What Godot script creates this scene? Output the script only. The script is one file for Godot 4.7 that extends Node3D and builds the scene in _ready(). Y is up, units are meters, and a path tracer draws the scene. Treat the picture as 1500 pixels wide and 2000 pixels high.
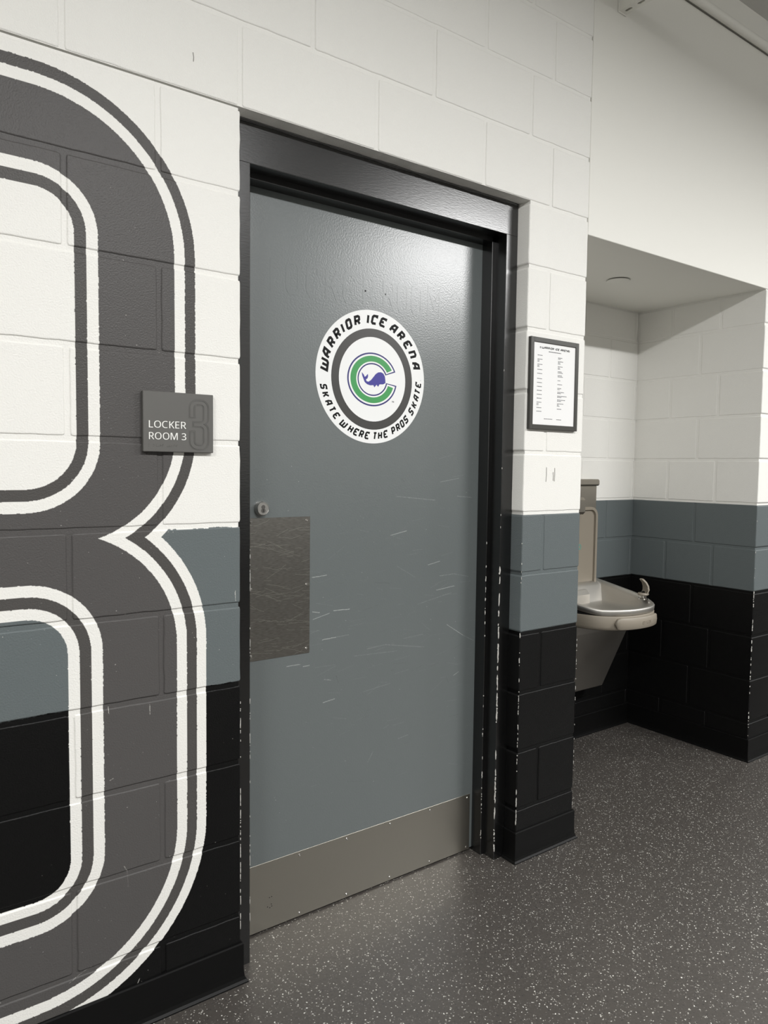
extends Node3D

# Painted block corridor wall with a locker-room door, a mural numeral and a drinking-fountain alcove.
# x runs along the wall, y is up, z comes out of the wall into the corridor. The floor is y = 0.

const CO := 0.2032            # height of one block course
const OFF := -0.022           # the first course starts a little below the floor covering
const DOOR_W := 1.016         # width of the masonry opening (left edge at x = 0)
const PIER_R := 1.31          # right end of the pier beside the door
const ALC_R := 2.545          # right side of the alcove
const ALC_Z := -0.655         # back of the alcove
const SOFFIT := 2.164
const CEIL := 3.29
const OPP_Z := 5.5
const X0 := -4.0
const X1 := 8.0

var rng := RandomNumberGenerator.new()
var mats := {}
var taken := {}

func ln(n: int) -> float:
	return n * CO + OFF

# ---------------------------------------------------------------- helpers
func thing(called: String, label: String, category: String, at := Vector3.ZERO, group := "", kind := "") -> Node3D:
	var o := Node3D.new()
	o.name = numbered(called)
	o.position = at
	add_child(o, true)
	tag(o, label, category, group, kind)
	return o

func numbered(called: String) -> String:
	if not taken.has(called):
		taken[called] = 0
		return called
	taken[called] += 1
	return "%s_%03d" % [called, taken[called]]

func tag(o: Node, label: String, category: String, group := "", kind := "") -> void:
	o.set_meta("label", label)
	o.set_meta("category", category)
	if group != "": o.set_meta("group", group)
	if kind != "": o.set_meta("kind", kind)

func part(called: String, mesh: Mesh, mat: Material, parent: Node, at := Vector3.ZERO, label := "") -> MeshInstance3D:
	var o := MeshInstance3D.new()
	o.name = called
	o.mesh = mesh
	o.material_override = mat
	o.position = at
	o.cast_shadow = GeometryInstance3D.SHADOW_CASTING_SETTING_ON
	parent.add_child(o, true)
	if label != "": o.set_meta("label", label)
	return o

func st_new(group := -1) -> SurfaceTool:
	var s := SurfaceTool.new()
	s.begin(Mesh.PRIMITIVE_TRIANGLES)
	s.set_smooth_group(group)
	return s

func done(s: SurfaceTool) -> ArrayMesh:
	s.generate_normals()
	return s.commit()

# a,b,c(,d) run counter-clockwise seen from outside
func tri(s: SurfaceTool, a: Vector3, b: Vector3, c: Vector3) -> void:
	s.add_vertex(a); s.add_vertex(c); s.add_vertex(b)

func quad(s: SurfaceTool, a: Vector3, b: Vector3, c: Vector3, d: Vector3) -> void:
	tri(s, a, b, c); tri(s, a, c, d)

# a face of a convex body, turned so that it looks away from the body's centre
func face(s: SurfaceTool, pts: Array, ctr: Vector3) -> void:
	var n: Vector3 = (pts[1] - pts[0]).cross(pts[2] - pts[0])
	var m := Vector3.ZERO
	for q: Vector3 in pts: m += q
	m /= pts.size()
	var flip: bool = n.dot(m - ctr) < 0.0
	for k in range(1, pts.size() - 1):
		if flip: tri(s, pts[0], pts[k + 1], pts[k])
		else: tri(s, pts[0], pts[k], pts[k + 1])

func add_box(s: SurfaceTool, lo: Vector3, hi: Vector3, r := 0.0) -> void:
	var c := (lo + hi) * 0.5
	var h := (hi - lo) * 0.5
	r = minf(r, minf(h.x, minf(h.y, h.z)) * 0.9)
	for a in 3:
		var b := (a + 1) % 3
		var d := (a + 2) % 3
		for sa in [-1.0, 1.0]:
			var pts := []
			for q in [[-1, -1], [1, -1], [1, 1], [-1, 1]]:
				var v := Vector3.ZERO
				v[a] = sa * h[a]; v[b] = q[0] * (h[b] - r); v[d] = q[1] * (h[d] - r)
				pts.append(c + v)
			face(s, pts, c)
			if r <= 0.0: continue
			for sb in [-1.0, 1.0]:
				var e := []
				for q in [[0, -1], [0, 1], [1, 1], [1, -1]]:
					var v := Vector3.ZERO
					v[a] = sa * (h[a] if q[0] == 0 else h[a] - r)
					v[b] = sb * (h[b] - r if q[0] == 0 else h[b])
					v[d] = q[1] * (h[d] - r)
					e.append(c + v)
				face(s, e, c)
	if r > 0.0:
		for sx in [-1.0, 1.0]:
			for sy in [-1.0, 1.0]:
				for sz in [-1.0, 1.0]:
					var g := Vector3(sx, sy, sz)
					face(s, [c + g * Vector3(h.x, h.y - r, h.z - r), c + g * Vector3(h.x - r, h.y, h.z - r), c + g * Vector3(h.x - r, h.y - r, h.z)], c)

func box(lo: Vector3, hi: Vector3, r := 0.0) -> ArrayMesh:
	var s := st_new()
	add_box(s, lo, hi, r)
	return done(s)

# closed polygon in the plane, extruded along the third axis
func prism(poly: PackedVector2Array, t0: float, t1: float, how: String) -> ArrayMesh:
	var s := st_new()
	add_prism(s, poly, t0, t1, how)
	return done(s)

func p3(how: String, q: Vector2, t: float) -> Vector3:
	if how == "xz_y": return Vector3(q.x, t, q.y)
	if how == "yz_x": return Vector3(t, q.x, q.y)
	return Vector3(q.x, q.y, t)

func add_prism(s: SurfaceTool, poly: PackedVector2Array, t0: float, t1: float, how: String) -> void:
	# "xy_z" keeps handedness; the other two are mirrored or turned, so winding is decided by a test on the first edge
	var ccw := not Geometry2D.is_polygon_clockwise(poly)
	var n := poly.size()
	var flip := (how == "xz_y")
	if not ccw: flip = not flip
	for i in n:
		var a := poly[i]
		var b := poly[(i + 1) % n]
		if flip: quad(s, p3(how, b, t0), p3(how, a, t0), p3(how, a, t1), p3(how, b, t1))
		else: quad(s, p3(how, a, t0), p3(how, b, t0), p3(how, b, t1), p3(how, a, t1))
	var idx := Geometry2D.triangulate_polygon(poly)
	for k in range(0, idx.size(), 3):
		var q := [poly[idx[k]], poly[idx[k + 1]], poly[idx[k + 2]]]
		var cw: bool = (q[1] - q[0]).cross(q[2] - q[0]) < 0.0
		if cw != (how == "xz_y"): q.reverse()
		tri(s, p3(how, q[0], t1), p3(how, q[1], t1), p3(how, q[2], t1))
		tri(s, p3(how, q[0], t0), p3(how, q[2], t0), p3(how, q[1], t0))

func lathe(profile: Array, seg := 32) -> ArrayMesh:     # profile of Vector2(radius, height) from bottom to top
	var s := st_new(0)
	for i in profile.size() - 1:
		var a: Vector2 = profile[i]
		var b: Vector2 = profile[i + 1]
		for k in seg:
			var t0 := TAU * k / seg
			var t1 := TAU * (k + 1) / seg
			var v := [Vector3(a.x * cos(t0), a.y, -a.x * sin(t0)), Vector3(a.x * cos(t1), a.y, -a.x * sin(t1)), Vector3(b.x * cos(t1), b.y, -b.x * sin(t1)), Vector3(b.x * cos(t0), b.y, -b.x * sin(t0))]
			s.set_smooth_group(i)
			if a.x < 1e-6: tri(s, v[0], v[2], v[3])
			elif b.x < 1e-6: tri(s, v[0], v[1], v[2])
			else: quad(s, v[0], v[1], v[2], v[3])
	return done(s)

# a flat brush stroke along a path (printed or raised lettering), t0..t1 is its height above the surface
func add_stroke(s: SurfaceTool, pts: PackedVector2Array, w: float, t0: float, t1: float, closed := false) -> void:
	var n := pts.size()
	var L := PackedVector2Array()
	var R := PackedVector2Array()
	for i in n:
		var a := pts[(i - 1 + n) % n] if (closed or i > 0) else pts[i]
		var b := pts[(i + 1) % n] if (closed or i < n - 1) else pts[i]
		var d0 := (pts[i] - a).normalized() if a != pts[i] else (b - pts[i]).normalized()
		var d1 := (b - pts[i]).normalized() if b != pts[i] else d0
		var n0 := Vector2(-d0.y, d0.x)
		var n1 := Vector2(-d1.y, d1.x)
		var m := (n0 + n1).normalized()
		var k := w * 0.5 / maxf(0.45, m.dot(n0))
		L.append(pts[i] + m * k)
		R.append(pts[i] - m * k)
	for i in (n if closed else n - 1):
		var j := (i + 1) % n
		quad(s, Vector3(R[i].x, R[i].y, t1), Vector3(R[j].x, R[j].y, t1), Vector3(L[j].x, L[j].y, t1), Vector3(L[i].x, L[i].y, t1))
		quad(s, Vector3(R[i].x, R[i].y, t0), Vector3(R[j].x, R[j].y, t0), Vector3(R[j].x, R[j].y, t1), Vector3(R[i].x, R[i].y, t1))
		quad(s, Vector3(L[j].x, L[j].y, t0), Vector3(L[i].x, L[i].y, t0), Vector3(L[i].x, L[i].y, t1), Vector3(L[j].x, L[j].y, t1))
	if not closed:
		var e := n - 1
		quad(s, Vector3(L[0].x, L[0].y, t0), Vector3(R[0].x, R[0].y, t0), Vector3(R[0].x, R[0].y, t1), Vector3(L[0].x, L[0].y, t1))
		quad(s, Vector3(R[e].x, R[e].y, t0), Vector3(L[e].x, L[e].y, t0), Vector3(L[e].x, L[e].y, t1), Vector3(R[e].x, R[e].y, t1))

func arc(c: Vector2, rx: float, ry: float, a0: float, a1: float, n: int) -> PackedVector2Array:
	var out := PackedVector2Array()
	for k in n + 1:
		var a := deg_to_rad(lerpf(a0, a1, float(k) / n))
		out.append(c + Vector2(cos(a) * rx, sin(a) * ry))
	return out

# ---------------------------------------------------------------- materials
func srgb(r: int, g: int, b: int) -> Color:
	return Color(r / 255.0, g / 255.0, b / 255.0)

func plain(c: Color, rough: float, metal := 0.0) -> StandardMaterial3D:
	var m := StandardMaterial3D.new()
	m.albedo_color = c
	m.roughness = rough
	m.metallic = metal
	return m

func noise_image(w: int, h: int, freq: float, octaves: int, seed_: int, seamless := true) -> Image:
	var f := FastNoiseLite.new()
	f.seed = seed_
	f.noise_type = FastNoiseLite.TYPE_SIMPLEX_SMOOTH
	f.frequency = freq
	f.fractal_type = FastNoiseLite.FRACTAL_FBM
	f.fractal_octaves = octaves
	return f.get_seamless_image(w, h) if seamless else f.get_image(w, h)

func relief(m: StandardMaterial3D, tex: Texture2D, metres: float, cm: float) -> void:
	m.heightmap_enabled = true
	m.heightmap_texture = tex
	m.heightmap_scale = cm
	m.uv1_triplanar = true
	m.uv1_world_triplanar = true
	m.uv1_scale = Vector3.ONE / metres

func make_materials() -> void:
	var paint := ImageTexture.create_from_image(noise_image(1024, 1024, 0.17, 3, 7))
	var smooth := ImageTexture.create_from_image(noise_image(512, 512, 0.06, 2, 11))
	for c in [["white", srgb(233, 232, 227), 0.5], ["grey", srgb(98, 105, 106), 0.42], ["black", srgb(10, 10, 10), 0.46]]:
		var m := plain(c[1], c[2])
		m.metallic_specular = 0.35
		relief(m, paint, 0.7, 0.07)
		mats[c[0]] = m
		var k: StandardMaterial3D = m.duplicate()
		k.heightmap_scale = 0.1
		mats[c[0] + "_rough"] = k
	var g := plain(srgb(232, 231, 224), 0.55)
	relief(g, smooth, 0.5, 0.012)
	mats.gypsum = g
	mats.ceiling = plain(srgb(204, 203, 199), 0.8)
	var f := plain(srgb(11, 11, 11), 0.27)
	f.metallic_specular = 1.0
	var brush := noise_image(512, 512, 0.05, 3, 23)
	brush.resize(512, 1024)
	var bt := ImageTexture.create_from_image(brush)
	relief(f, bt, 0.16, 0.008)
	f.uv1_scale = Vector3(1.5, 9.0, 9.0)
	mats.frame = f
	var d := plain(srgb(100, 106, 106), 0.30)
	d.metallic_specular = 0.7
	relief(d, paint, 0.7, 0.014)
	mats.door_plain = d
	mats.base = plain(srgb(11, 11, 11), 0.45)
	mats.base.metallic_specular = 0.3
	mats.primer = plain(srgb(205, 203, 197), 0.6)
	mats.taupe = plain(srgb(142, 134, 121), 0.45)
	mats.filler_steel = plain(srgb(176, 170, 160), 0.42, 1.0)
	mats.cabinet = plain(srgb(176, 172, 165), 0.42, 1.0)
	mats.gap = plain(srgb(14, 14, 14), 0.7)
	mats.chrome = plain(srgb(205, 203, 200), 0.12, 1.0)
	mats.satin = plain(srgb(188, 186, 182), 0.36, 1.0)
	mats.core = plain(srgb(120, 118, 115), 0.4, 1.0)
	mats.sign = plain(srgb(92, 91, 88), 0.5)
	mats.sign_white = plain(srgb(236, 236, 232), 0.5)
	mats.sticker_white = plain(srgb(238, 239, 238), 0.4)
	mats.ink = plain(srgb(16, 16, 16), 0.5)
	mats.ink.metallic_specular = 0.3
	mats.ring = plain(srgb(60, 59, 57), 0.4)
	mats.navy = plain(srgb(44, 40, 112), 0.4)
	mats.whale = plain(srgb(58, 54, 146), 0.4)
	mats.green = plain(srgb(62, 152, 84), 0.4)
	mats.teal = plain(srgb(70, 160, 150), 0.4)
	mats.paper = plain(srgb(234, 234, 233), 0.6)
	mats.print_grey = plain(srgb(96, 96, 98), 0.6)
	mats.picture_frame = plain(srgb(62, 61, 57), 0.35)
	mats.dark_metal = plain(srgb(48, 47, 45), 0.4, 0.8)
	make_steel()
	make_floor()
	make_door_paint()
	make_mural()

func make_steel() -> void:
	# brushed stainless: streaks along the grain in roughness and tone, with hairline scratches
	var w := 512
	var h := 512
	var long := noise_image(64, 512, 0.35, 2, 31)
	long.resize(w, h, Image.INTERPOLATE_BILINEAR)
	var im := Image.create(w, h, false, Image.FORMAT_RGB8)
	var ro := Image.create(w, h, false, Image.FORMAT_RGB8)
	rng.seed = 5
	for y in h:
		for x in w:
			var v := long.get_pixel(x, y).r
			var t := 0.66 + 0.2 * v
			im.set_pixel(x, y, Color(t, t * 0.995, t * 0.98))
			var r := 0.8 + 0.2 * v
			ro.set_pixel(x, y, Color(r, r, r))
	for k in 150:
		var p := Vector2(rng.randf() * w, rng.randf() * h)
		var a := rng.randfn(0.0, 0.22)
		var n := rng.randi_range(10, 120)
		for i in n:
			var q := p + Vector2(cos(a), -sin(a)) * i
			im.set_pixel(posmod(int(q.x), w), posmod(int(q.y), h), Color(1.0, 1.0, 0.98))
			a += rng.randfn(0.0, 0.008)
	var m := plain(srgb(196, 194, 190), 0.38, 1.0)
	m.albedo_texture = ImageTexture.create_from_image(im)
	m.roughness_texture = ImageTexture.create_from_image(ro)
	m.uv1_triplanar = true
	m.uv1_world_triplanar = true
	m.uv1_scale = Vector3.ONE / 0.42
	mats.steel = m
	var k: StandardMaterial3D = m.duplicate()
	k.albedo_texture = null
	k.albedo_color = srgb(176, 172, 162)
	k.roughness = 0.44
	mats.kick_steel = k
	var b := plain(srgb(206, 203, 197), 0.45, 1.0)
	mats.basin_steel = b

func make_floor() -> void:
	var n := 2048
	var metres := 1.5
	var im := Image.create(n, n, false, Image.FORMAT_RGB8)
	im.fill(srgb(69, 65, 61))
	rng.seed = 77
	for k in 42000:             # rubber granules, three kinds
		var t := rng.randf()
		var c: Color
		if t < 0.42: c = srgb(226, 225, 218).lerp(srgb(160, 158, 150), rng.randf())
		elif t < 0.66: c = srgb(98, 95, 91)
		else: c = srgb(50, 48, 47)
		var cx := rng.randf() * n
		var cy := rng.randf() * n
		var a := rng.randf() * PI
		var rl := (0.9 + 2.6 * pow(rng.randf(), 1.5)) if t < 0.42 else rng.randf_range(1.0, 3.5)
		var rs := rl * rng.randf_range(0.35, 0.8)
		var ca := cos(a)
		var sa := sin(a)
		var q := int(ceil(rl))
		for dy in range(-q, q + 1):
			for dx in range(-q, q + 1):
				var u := (dx * ca + dy * sa) / rl
				var v := (-dx * sa + dy * ca) / rs
				if u * u + v * v <= 1.0:
					im.set_pixel(posmod(int(cx) + dx, n), posmod(int(cy) + dy, n), c)
	var m := plain(Color.WHITE, 0.42)
	m.metallic_specular = 0.7
	m.albedo_texture = ImageTexture.create_from_image(im)
	relief(m, ImageTexture.create_from_image(noise_image(1024, 1024, 0.12, 3, 3)), metres, 0.03)
	mats.floor = m

func line_px(im: Image, a: Vector2, b: Vector2, c: Color, alpha: float, gaps: float) -> void:
	var n := int(a.distance_to(b)) + 1
	for i in n + 1:
		if rng.randf() < gaps: continue
		var q := a.lerp(b, float(i) / n)
		var x := int(q.x)
		var y := int(q.y)
		if x >= 0 and y >= 0 and x < im.get_width() and y < im.get_height():
			im.set_pixel(x, y, im.get_pixel(x, y).lerp(c, alpha * rng.randf_range(0.6, 1.0)))

func make_door_paint() -> void:
	# roller-coated grey door paint; u covers x 0.05..0.97, v covers y 0..2.12
	var w := 880
	var h := 2048
	var base := srgb(100, 106, 106)
	var im := Image.create(w, h, false, Image.FORMAT_RGB8)
	im.fill(base)
	rng.seed = 41
	var px := func(x: float, y: float) -> Vector2: return Vector2((x - 0.05) / 0.92 * w, (1.0 - y / 2.12) * h)
	# scratches read from the photograph: start, end, strength
	for q in [[0.296, 1.021, 0.345, 1.024, 0.9], [0.578, 1.132, 0.642, 1.144, 0.9], [0.733, 1.028, 0.783, 1.037, 0.8], [0.784, 0.988, 0.846, 0.990, 0.6], [0.846, 0.990, 0.912, 0.976, 0.4],
			[0.771, 0.941, 0.850, 0.949, 0.8], [0.692, 0.902, 0.836, 0.927, 0.35], [0.369, 0.915, 0.427, 0.9135, 1.0], [0.297, 0.919, 0.321, 0.914, 0.9], [0.299, 0.896, 0.355, 0.9085, 0.8],
			[0.331, 0.831, 0.3785, 0.833, 1.0], [0.3785, 0.833, 0.425, 0.835, 0.5], [0.818, 0.82, 0.893, 0.774, 0.8], [0.893, 0.774, 0.941, 0.75, 0.5], [0.493, 0.7815, 0.563, 0.7857, 0.5],
			[0.563, 0.7857, 0.7215, 0.7566, 0.5], [0.3345, 0.64, 0.3756, 0.6445, 0.9], [0.8515, 0.64, 0.875, 0.65, 0.9], [0.605, 1.0335, 0.679, 0.9924, 0.3], [0.445, 0.766, 0.609, 0.759, 0.35],
			[0.3385, 0.71, 0.3636, 0.704, 0.7], [0.267, 0.7605, 0.287, 0.7606, 0.8], [0.212, 0.769, 0.256, 0.768, 0.8], [0.48, 0.648, 0.585, 0.658, 0.35], [0.635, 0.796, 0.715, 0.80, 0.35],
			[0.60, 1.255, 0.76, 1.24, 0.6], [0.78, 1.30, 0.86, 1.312, 0.5], [0.855, 1.252, 0.92, 1.247, 0.5], [0.62, 0.47, 0.66, 0.475, 0.5], [0.5, 0.42, 0.52, 0.45, 0.5]]:
		for rep in 2:
			var o := Vector2(rng.randf_range(-0.8, 0.8), rep * 0.9)
			line_px(im, px.call(q[0], q[1]) + o, px.call(q[2], q[3]) + o, srgb(214, 216, 212), q[4] * 0.75, 0.1 if q[4] > 0.7 else 0.35)
	for q in [[0.69, 1.985, 0.735, 1.99], [0.60, 1.99, 0.625, 1.965], [0.42, 1.93, 0.50, 1.965], [0.38, 0.715, 0.39, 0.69], [0.62, 1.31, 0.63, 1.30], [0.82, 0.64, 0.83, 0.62]]:
		line_px(im, px.call(q[0], q[1]), px.call(q[2], q[3]), srgb(52, 54, 54), 0.6, 0.25)
	for k in 150:                # hairline marks where bags and sticks rub
		var a := Vector2(rng.randf_range(0.28, 0.94), clampf(rng.randfn(0.86, 0.24), 0.24, 1.5))
		var l := rng.randf_range(0.01, 0.07)
		var t := rng.randfn(0.06, 0.2)
		line_px(im, px.call(a.x, a.y), px.call(a.x + l * cos(t), a.y + l * sin(t)), srgb(160, 164, 162) if rng.randf() < 0.75 else srgb(66, 68, 68), rng.randf_range(0.15, 0.5), 0.3)
	for k in 90:                 # specks
		var q: Vector2 = px.call(rng.randf_range(0.1, 0.94), rng.randf_range(0.22, 1.6))
		var c := srgb(200, 200, 196) if rng.randf() < 0.6 else srgb(64, 66, 66)
		im.set_pixel(int(q.x), int(q.y), c)
		if rng.randf() < 0.4: im.set_pixel(int(q.x) + 1, int(q.y), c)
	var hm := noise_image(880, 2048, 0.16, 3, 19, false)
	var m := plain(Color.WHITE, 0.30)
	m.metallic_specular = 0.7
	m.albedo_texture = ImageTexture.create_from_image(im)
	m.heightmap_enabled = true
	m.heightmap_texture = ImageTexture.create_from_image(hm)
	m.heightmap_scale = 0.02
	mats.door = m

# ---------------------------------------------------------------- the painted numeral
func numeral() -> PackedVector2Array:
	var p := PackedVector2Array()
	p.append(Vector2(-0.923, 1.447))
	p.append_array(arc(Vector2(-0.623, 1.828), 0.30, 0.30, 180, 90, 24))
	p.append_array(arc(Vector2(-0.467, 1.828), 0.30, 0.30, 90, 0, 24))
	p.append_array(arc(Vector2(-0.42, 1.42), 0.253, 0.253, 0, -73, 20))
	p.append_array(arc(Vector2(-0.441, 0.92), 0.275, 0.275, 69, 0, 20))
	p.append_array(arc(Vector2(-0.487, 0.469), 0.32, 0.32, 0, -90, 24))
	p.append_array(arc(Vector2(-0.603, 0.469), 0.32, 0.32, -90, -180, 24))
	p.append(Vector2(-0.923, 0.85))
	p.append(Vector2(-0.752, 0.85))
	p.append_array(arc(Vector2(-0.602, 0.456), 0.15, 0.15, 180, 270, 16))
	p.append_array(arc(Vector2(-0.488, 0.456), 0.15, 0.15, 270, 360, 16))
	p.append_array(arc(Vector2(-0.498, 0.924), 0.16, 0.16, 0, 90, 16))
	p.append(Vector2(-0.775, 1.084))
	p.append(Vector2(-0.775, 1.238))
	p.append_array(arc(Vector2(-0.496, 1.396), 0.158, 0.158, 270, 360, 16))
	p.append_array(arc(Vector2(-0.468, 1.844), 0.13, 0.13, 0, 90, 16))
	p.append_array(arc(Vector2(-0.622, 1.844), 0.13, 0.13, 90, 180, 16))
	p.append(Vector2(-0.752, 1.447))
	return p

const MU_X0 := -1.2192
const MU_W := 1.2192
const MU_H := 2.3
const MU_PX := 1088
const MU_PY := 2048

func mural_uv(x: float, y: float) -> Vector2:
	return Vector2((x - MU_X0) / MU_W, 1.0 - y / MU_H)

func fill_poly(im: Image, poly: PackedVector2Array, c: Color) -> void:
	# hand-painted edge: the outline wavers by a fraction of a millimetre
	var q := PackedVector2Array()
	var n := poly.size()
	for i in n:
		var a := poly[i]
		var b := poly[(i + 1) % n]
		var m := maxi(1, int(a.distance_to(b) / 0.003))
		for k in m:
			q.append(a.lerp(b, float(k) / m) + Vector2(rng.randfn(0.0, 0.0003), rng.randfn(0.0, 0.0003)))
	n = q.size()
	var rows := []
	rows.resize(MU_PY)
	for i in n:
		var a := Vector2((q[i].x - MU_X0) / MU_W * MU_PX, (1.0 - q[i].y / MU_H) * MU_PY)
		var e := q[(i + 1) % n]
		var b := Vector2((e.x - MU_X0) / MU_W * MU_PX, (1.0 - e.y / MU_H) * MU_PY)
		if a.y > b.y:
			var t := a; a = b; b = t
		for y in range(maxi(0, int(ceil(a.y - 0.5))), mini(MU_PY, int(ceil(b.y - 0.5)))):
			if rows[y] == null: rows[y] = PackedFloat32Array()
			rows[y].append(a.x + (b.x - a.x) * (y + 0.5 - a.y) / (b.y - a.y))
	for y in MU_PY:
		if rows[y] == null: continue
		var r: PackedFloat32Array = rows[y]
		r.sort()
		for k in range(0, r.size() - 1, 2):
			var x0 := int(round(r[k]))
			var x1 := int(round(r[k + 1]))
			im.fill_rect(Rect2i(x0, y, x1 - x0, 1), c)

func make_mural() -> void:
	var im := Image.create(MU_PX, MU_PY, false, Image.FORMAT_RGB8)
	rng.seed = 9
	var white := srgb(233, 232, 227)
	im.fill(white)
	var band := func(y: float, c: Color) -> void:
		var j := 0.0
		for x in MU_PX:
			j = clampf(j + rng.randfn(0.0, 0.35), -1.6, 1.6)
			var r := int((1.0 - y / MU_H) * MU_PY + j)
			im.fill_rect(Rect2i(x, r, 1, MU_PY - r), c)
	band.call(ln(6) - 0.006, srgb(98, 105, 106))
	band.call(ln(4) + 0.006, srgb(10, 10, 10))
	var m3 := numeral()
	var dark := srgb(78, 76, 74)
	for lay in [[0.0745, white], [0.050, dark], [0.0252, white], [0.0, srgb(82, 80, 79)]]:
		var polys := [m3]
		if lay[0] > 0.0: polys = Geometry2D.offset_polygon(m3, lay[0], Geometry2D.JOIN_MITER)
		for q: PackedVector2Array in polys: fill_poly(im, q, lay[1])
	# pin-holes and knocks where the dark paint did not take
	for k in 520:
		var x := rng.randi_range(200, MU_PX - 4)
		var y := rng.randi_range(300, MU_PY - 60)
		var c := im.get_pixel(x, y)
		if c.r > 0.6: continue
		if c.r < 0.1 and rng.randf() < 0.6: continue
		var t := srgb(196, 194, 188) if rng.randf() < 0.3 else c.lightened(0.28)
		im.set_pixel(x, y, t)
		if rng.randf() < 0.3: im.set_pixel(x + 1, y, t)
		if rng.randf() < 0.2: im.set_pixel(x, y + 1, t)
	var px := func(x: float, y: float) -> Vector2: return Vector2((x - MU_X0) / MU_W * MU_PX, (1.0 - y / MU_H) * MU_PY)
	for q in [[-0.327, 0.79, -0.3268, 0.775, 1.0], [-0.232, 0.78, -0.232, 0.755, 0.8], [-0.327, 0.617, -0.318, 0.62, 1.0], [-0.296, 0.405, -0.288, 0.388, 0.7], [-0.288, 0.388, -0.287, 0.35, 0.15],
			[-0.015, 1.03, -0.014, 1.005, 1.0], [-0.42, 0.17, -0.37, 0.19, 0.4], [-0.27, 0.10, -0.262, 0.115, 1.0]]:
		for rep in 2: line_px(im, px.call(q[0], q[1]) + Vector2(rep * 0.6, 0), px.call(q[2], q[3]) + Vector2(rep * 0.6, 0), srgb(214, 212, 205), q[4], 0.3)
	var hm := noise_image(MU_PX, MU_PY, 0.26, 3, 7, false)
	var m := plain(Color.WHITE, 0.44)
	m.metallic_specular = 0.35
	m.albedo_texture = ImageTexture.create_from_image(im)
	m.heightmap_enabled = true
	m.heightmap_texture = ImageTexture.create_from_image(hm)
	m.heightmap_scale = 0.07
	mats.mural = m

# ---------------------------------------------------------------- blocks
var block_cache := {}

# front face on z = 0 looking to +z, x in [-w/2, w/2], y in [0, h]; il, ir, ib, it: how far each side stays inside its cell
func block_mesh(w: float, h: float, il: float, ir: float, ib: float, it: float, seed_: int, uv_at = null) -> ArrayMesh:
	var key := "%.4f %.4f %.4f %.4f %.4f %.4f %d" % [w, h, il, ir, ib, it, seed_]
	if uv_at == null and block_cache.has(key): return block_cache[key]
	rng.seed = 1000 + seed_
	var r := 0.0042
	var d := 0.19
	var x0 := -w / 2 + il
	var x1 := w / 2 - ir
	var y0 := ib
	var y1 := h - it
	var P := PackedVector2Array()
	var N := PackedVector2Array()
	var corners := [Vector2(x0, y0), Vector2(x1, y0), Vector2(x1, y1), Vector2(x0, y1)]
	var out := [Vector2(0, -1), Vector2(1, 0), Vector2(0, 1), Vector2(-1, 0)]
	for e in 4:
		var a: Vector2 = corners[e]
		var b: Vector2 = corners[(e + 1) % 4]
		var n: Vector2 = out[e]
		var m: Vector2 = out[(e + 3) % 4]
		P.append(a + (Vector2.ZERO - n - m) * 0.0014); N.append((n + m).normalized())
		var dir := (b - a).normalized()
		var len := a.distance_to(b)
		var k := maxi(2, int(len / 0.03))
		for i in k + 1:
			var t := lerpf(0.0075, len - 0.0075, float(i) / k)
			P.append(a + dir * t + n * clampf(rng.randfn(0.0, 0.00045), -0.001, 0.001)); N.append(n)
	var c := P.size()
	var s := SurfaceTool.new()
	s.begin(Mesh.PRIMITIVE_TRIANGLES)
	var put := func(v: Vector3, nn: Vector3) -> void:
		s.set_normal(nn)
		if uv_at != null: s.set_uv(mural_uv(v.x + uv_at.x, v.y + uv_at.y))
		s.add_vertex(v)
	var loop := func(i: int, l: int) -> Array:
		var q := P[i % c]
		var n := N[i % c]
		if l == 0: return [Vector3(q.x - n.x * r, q.y - n.y * r, 0), Vector3(0, 0, 1)]
		if l == 1: return [Vector3(q.x - n.x * r * 0.3, q.y - n.y * r * 0.3, -r * 0.3), Vector3(n.x, n.y, 1).normalized()]
		if l == 2: return [Vector3(q.x, q.y, -r), Vector3(n.x, n.y, 0.15).normalized()]
		return [Vector3(q.x, q.y, -d), Vector3(n.x, n.y, 0)]
	var mid := Vector3(0, h / 2, 0)
	for i in c:
		var f0: Array = loop.call(i, 0)
		var f1: Array = loop.call(i + 1, 0)
		put.call(mid, Vector3(0, 0, 1)); put.call(f1[0], f1[1]); put.call(f0[0], f0[1])
		for l in 3:
			var a: Array = loop.call(i, l)
			var b: Array = loop.call(i + 1, l)
			var g: Array = loop.call(i + 1, l + 1)
			var e: Array = loop.call(i, l + 1)
			for v: Array in [a, g, e, a, b, g]: put.call(v[0], v[1])
	s.index()
	var mesh := s.commit()
	if uv_at == null: block_cache[key] = mesh
	return mesh

var course_count := 0

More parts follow.
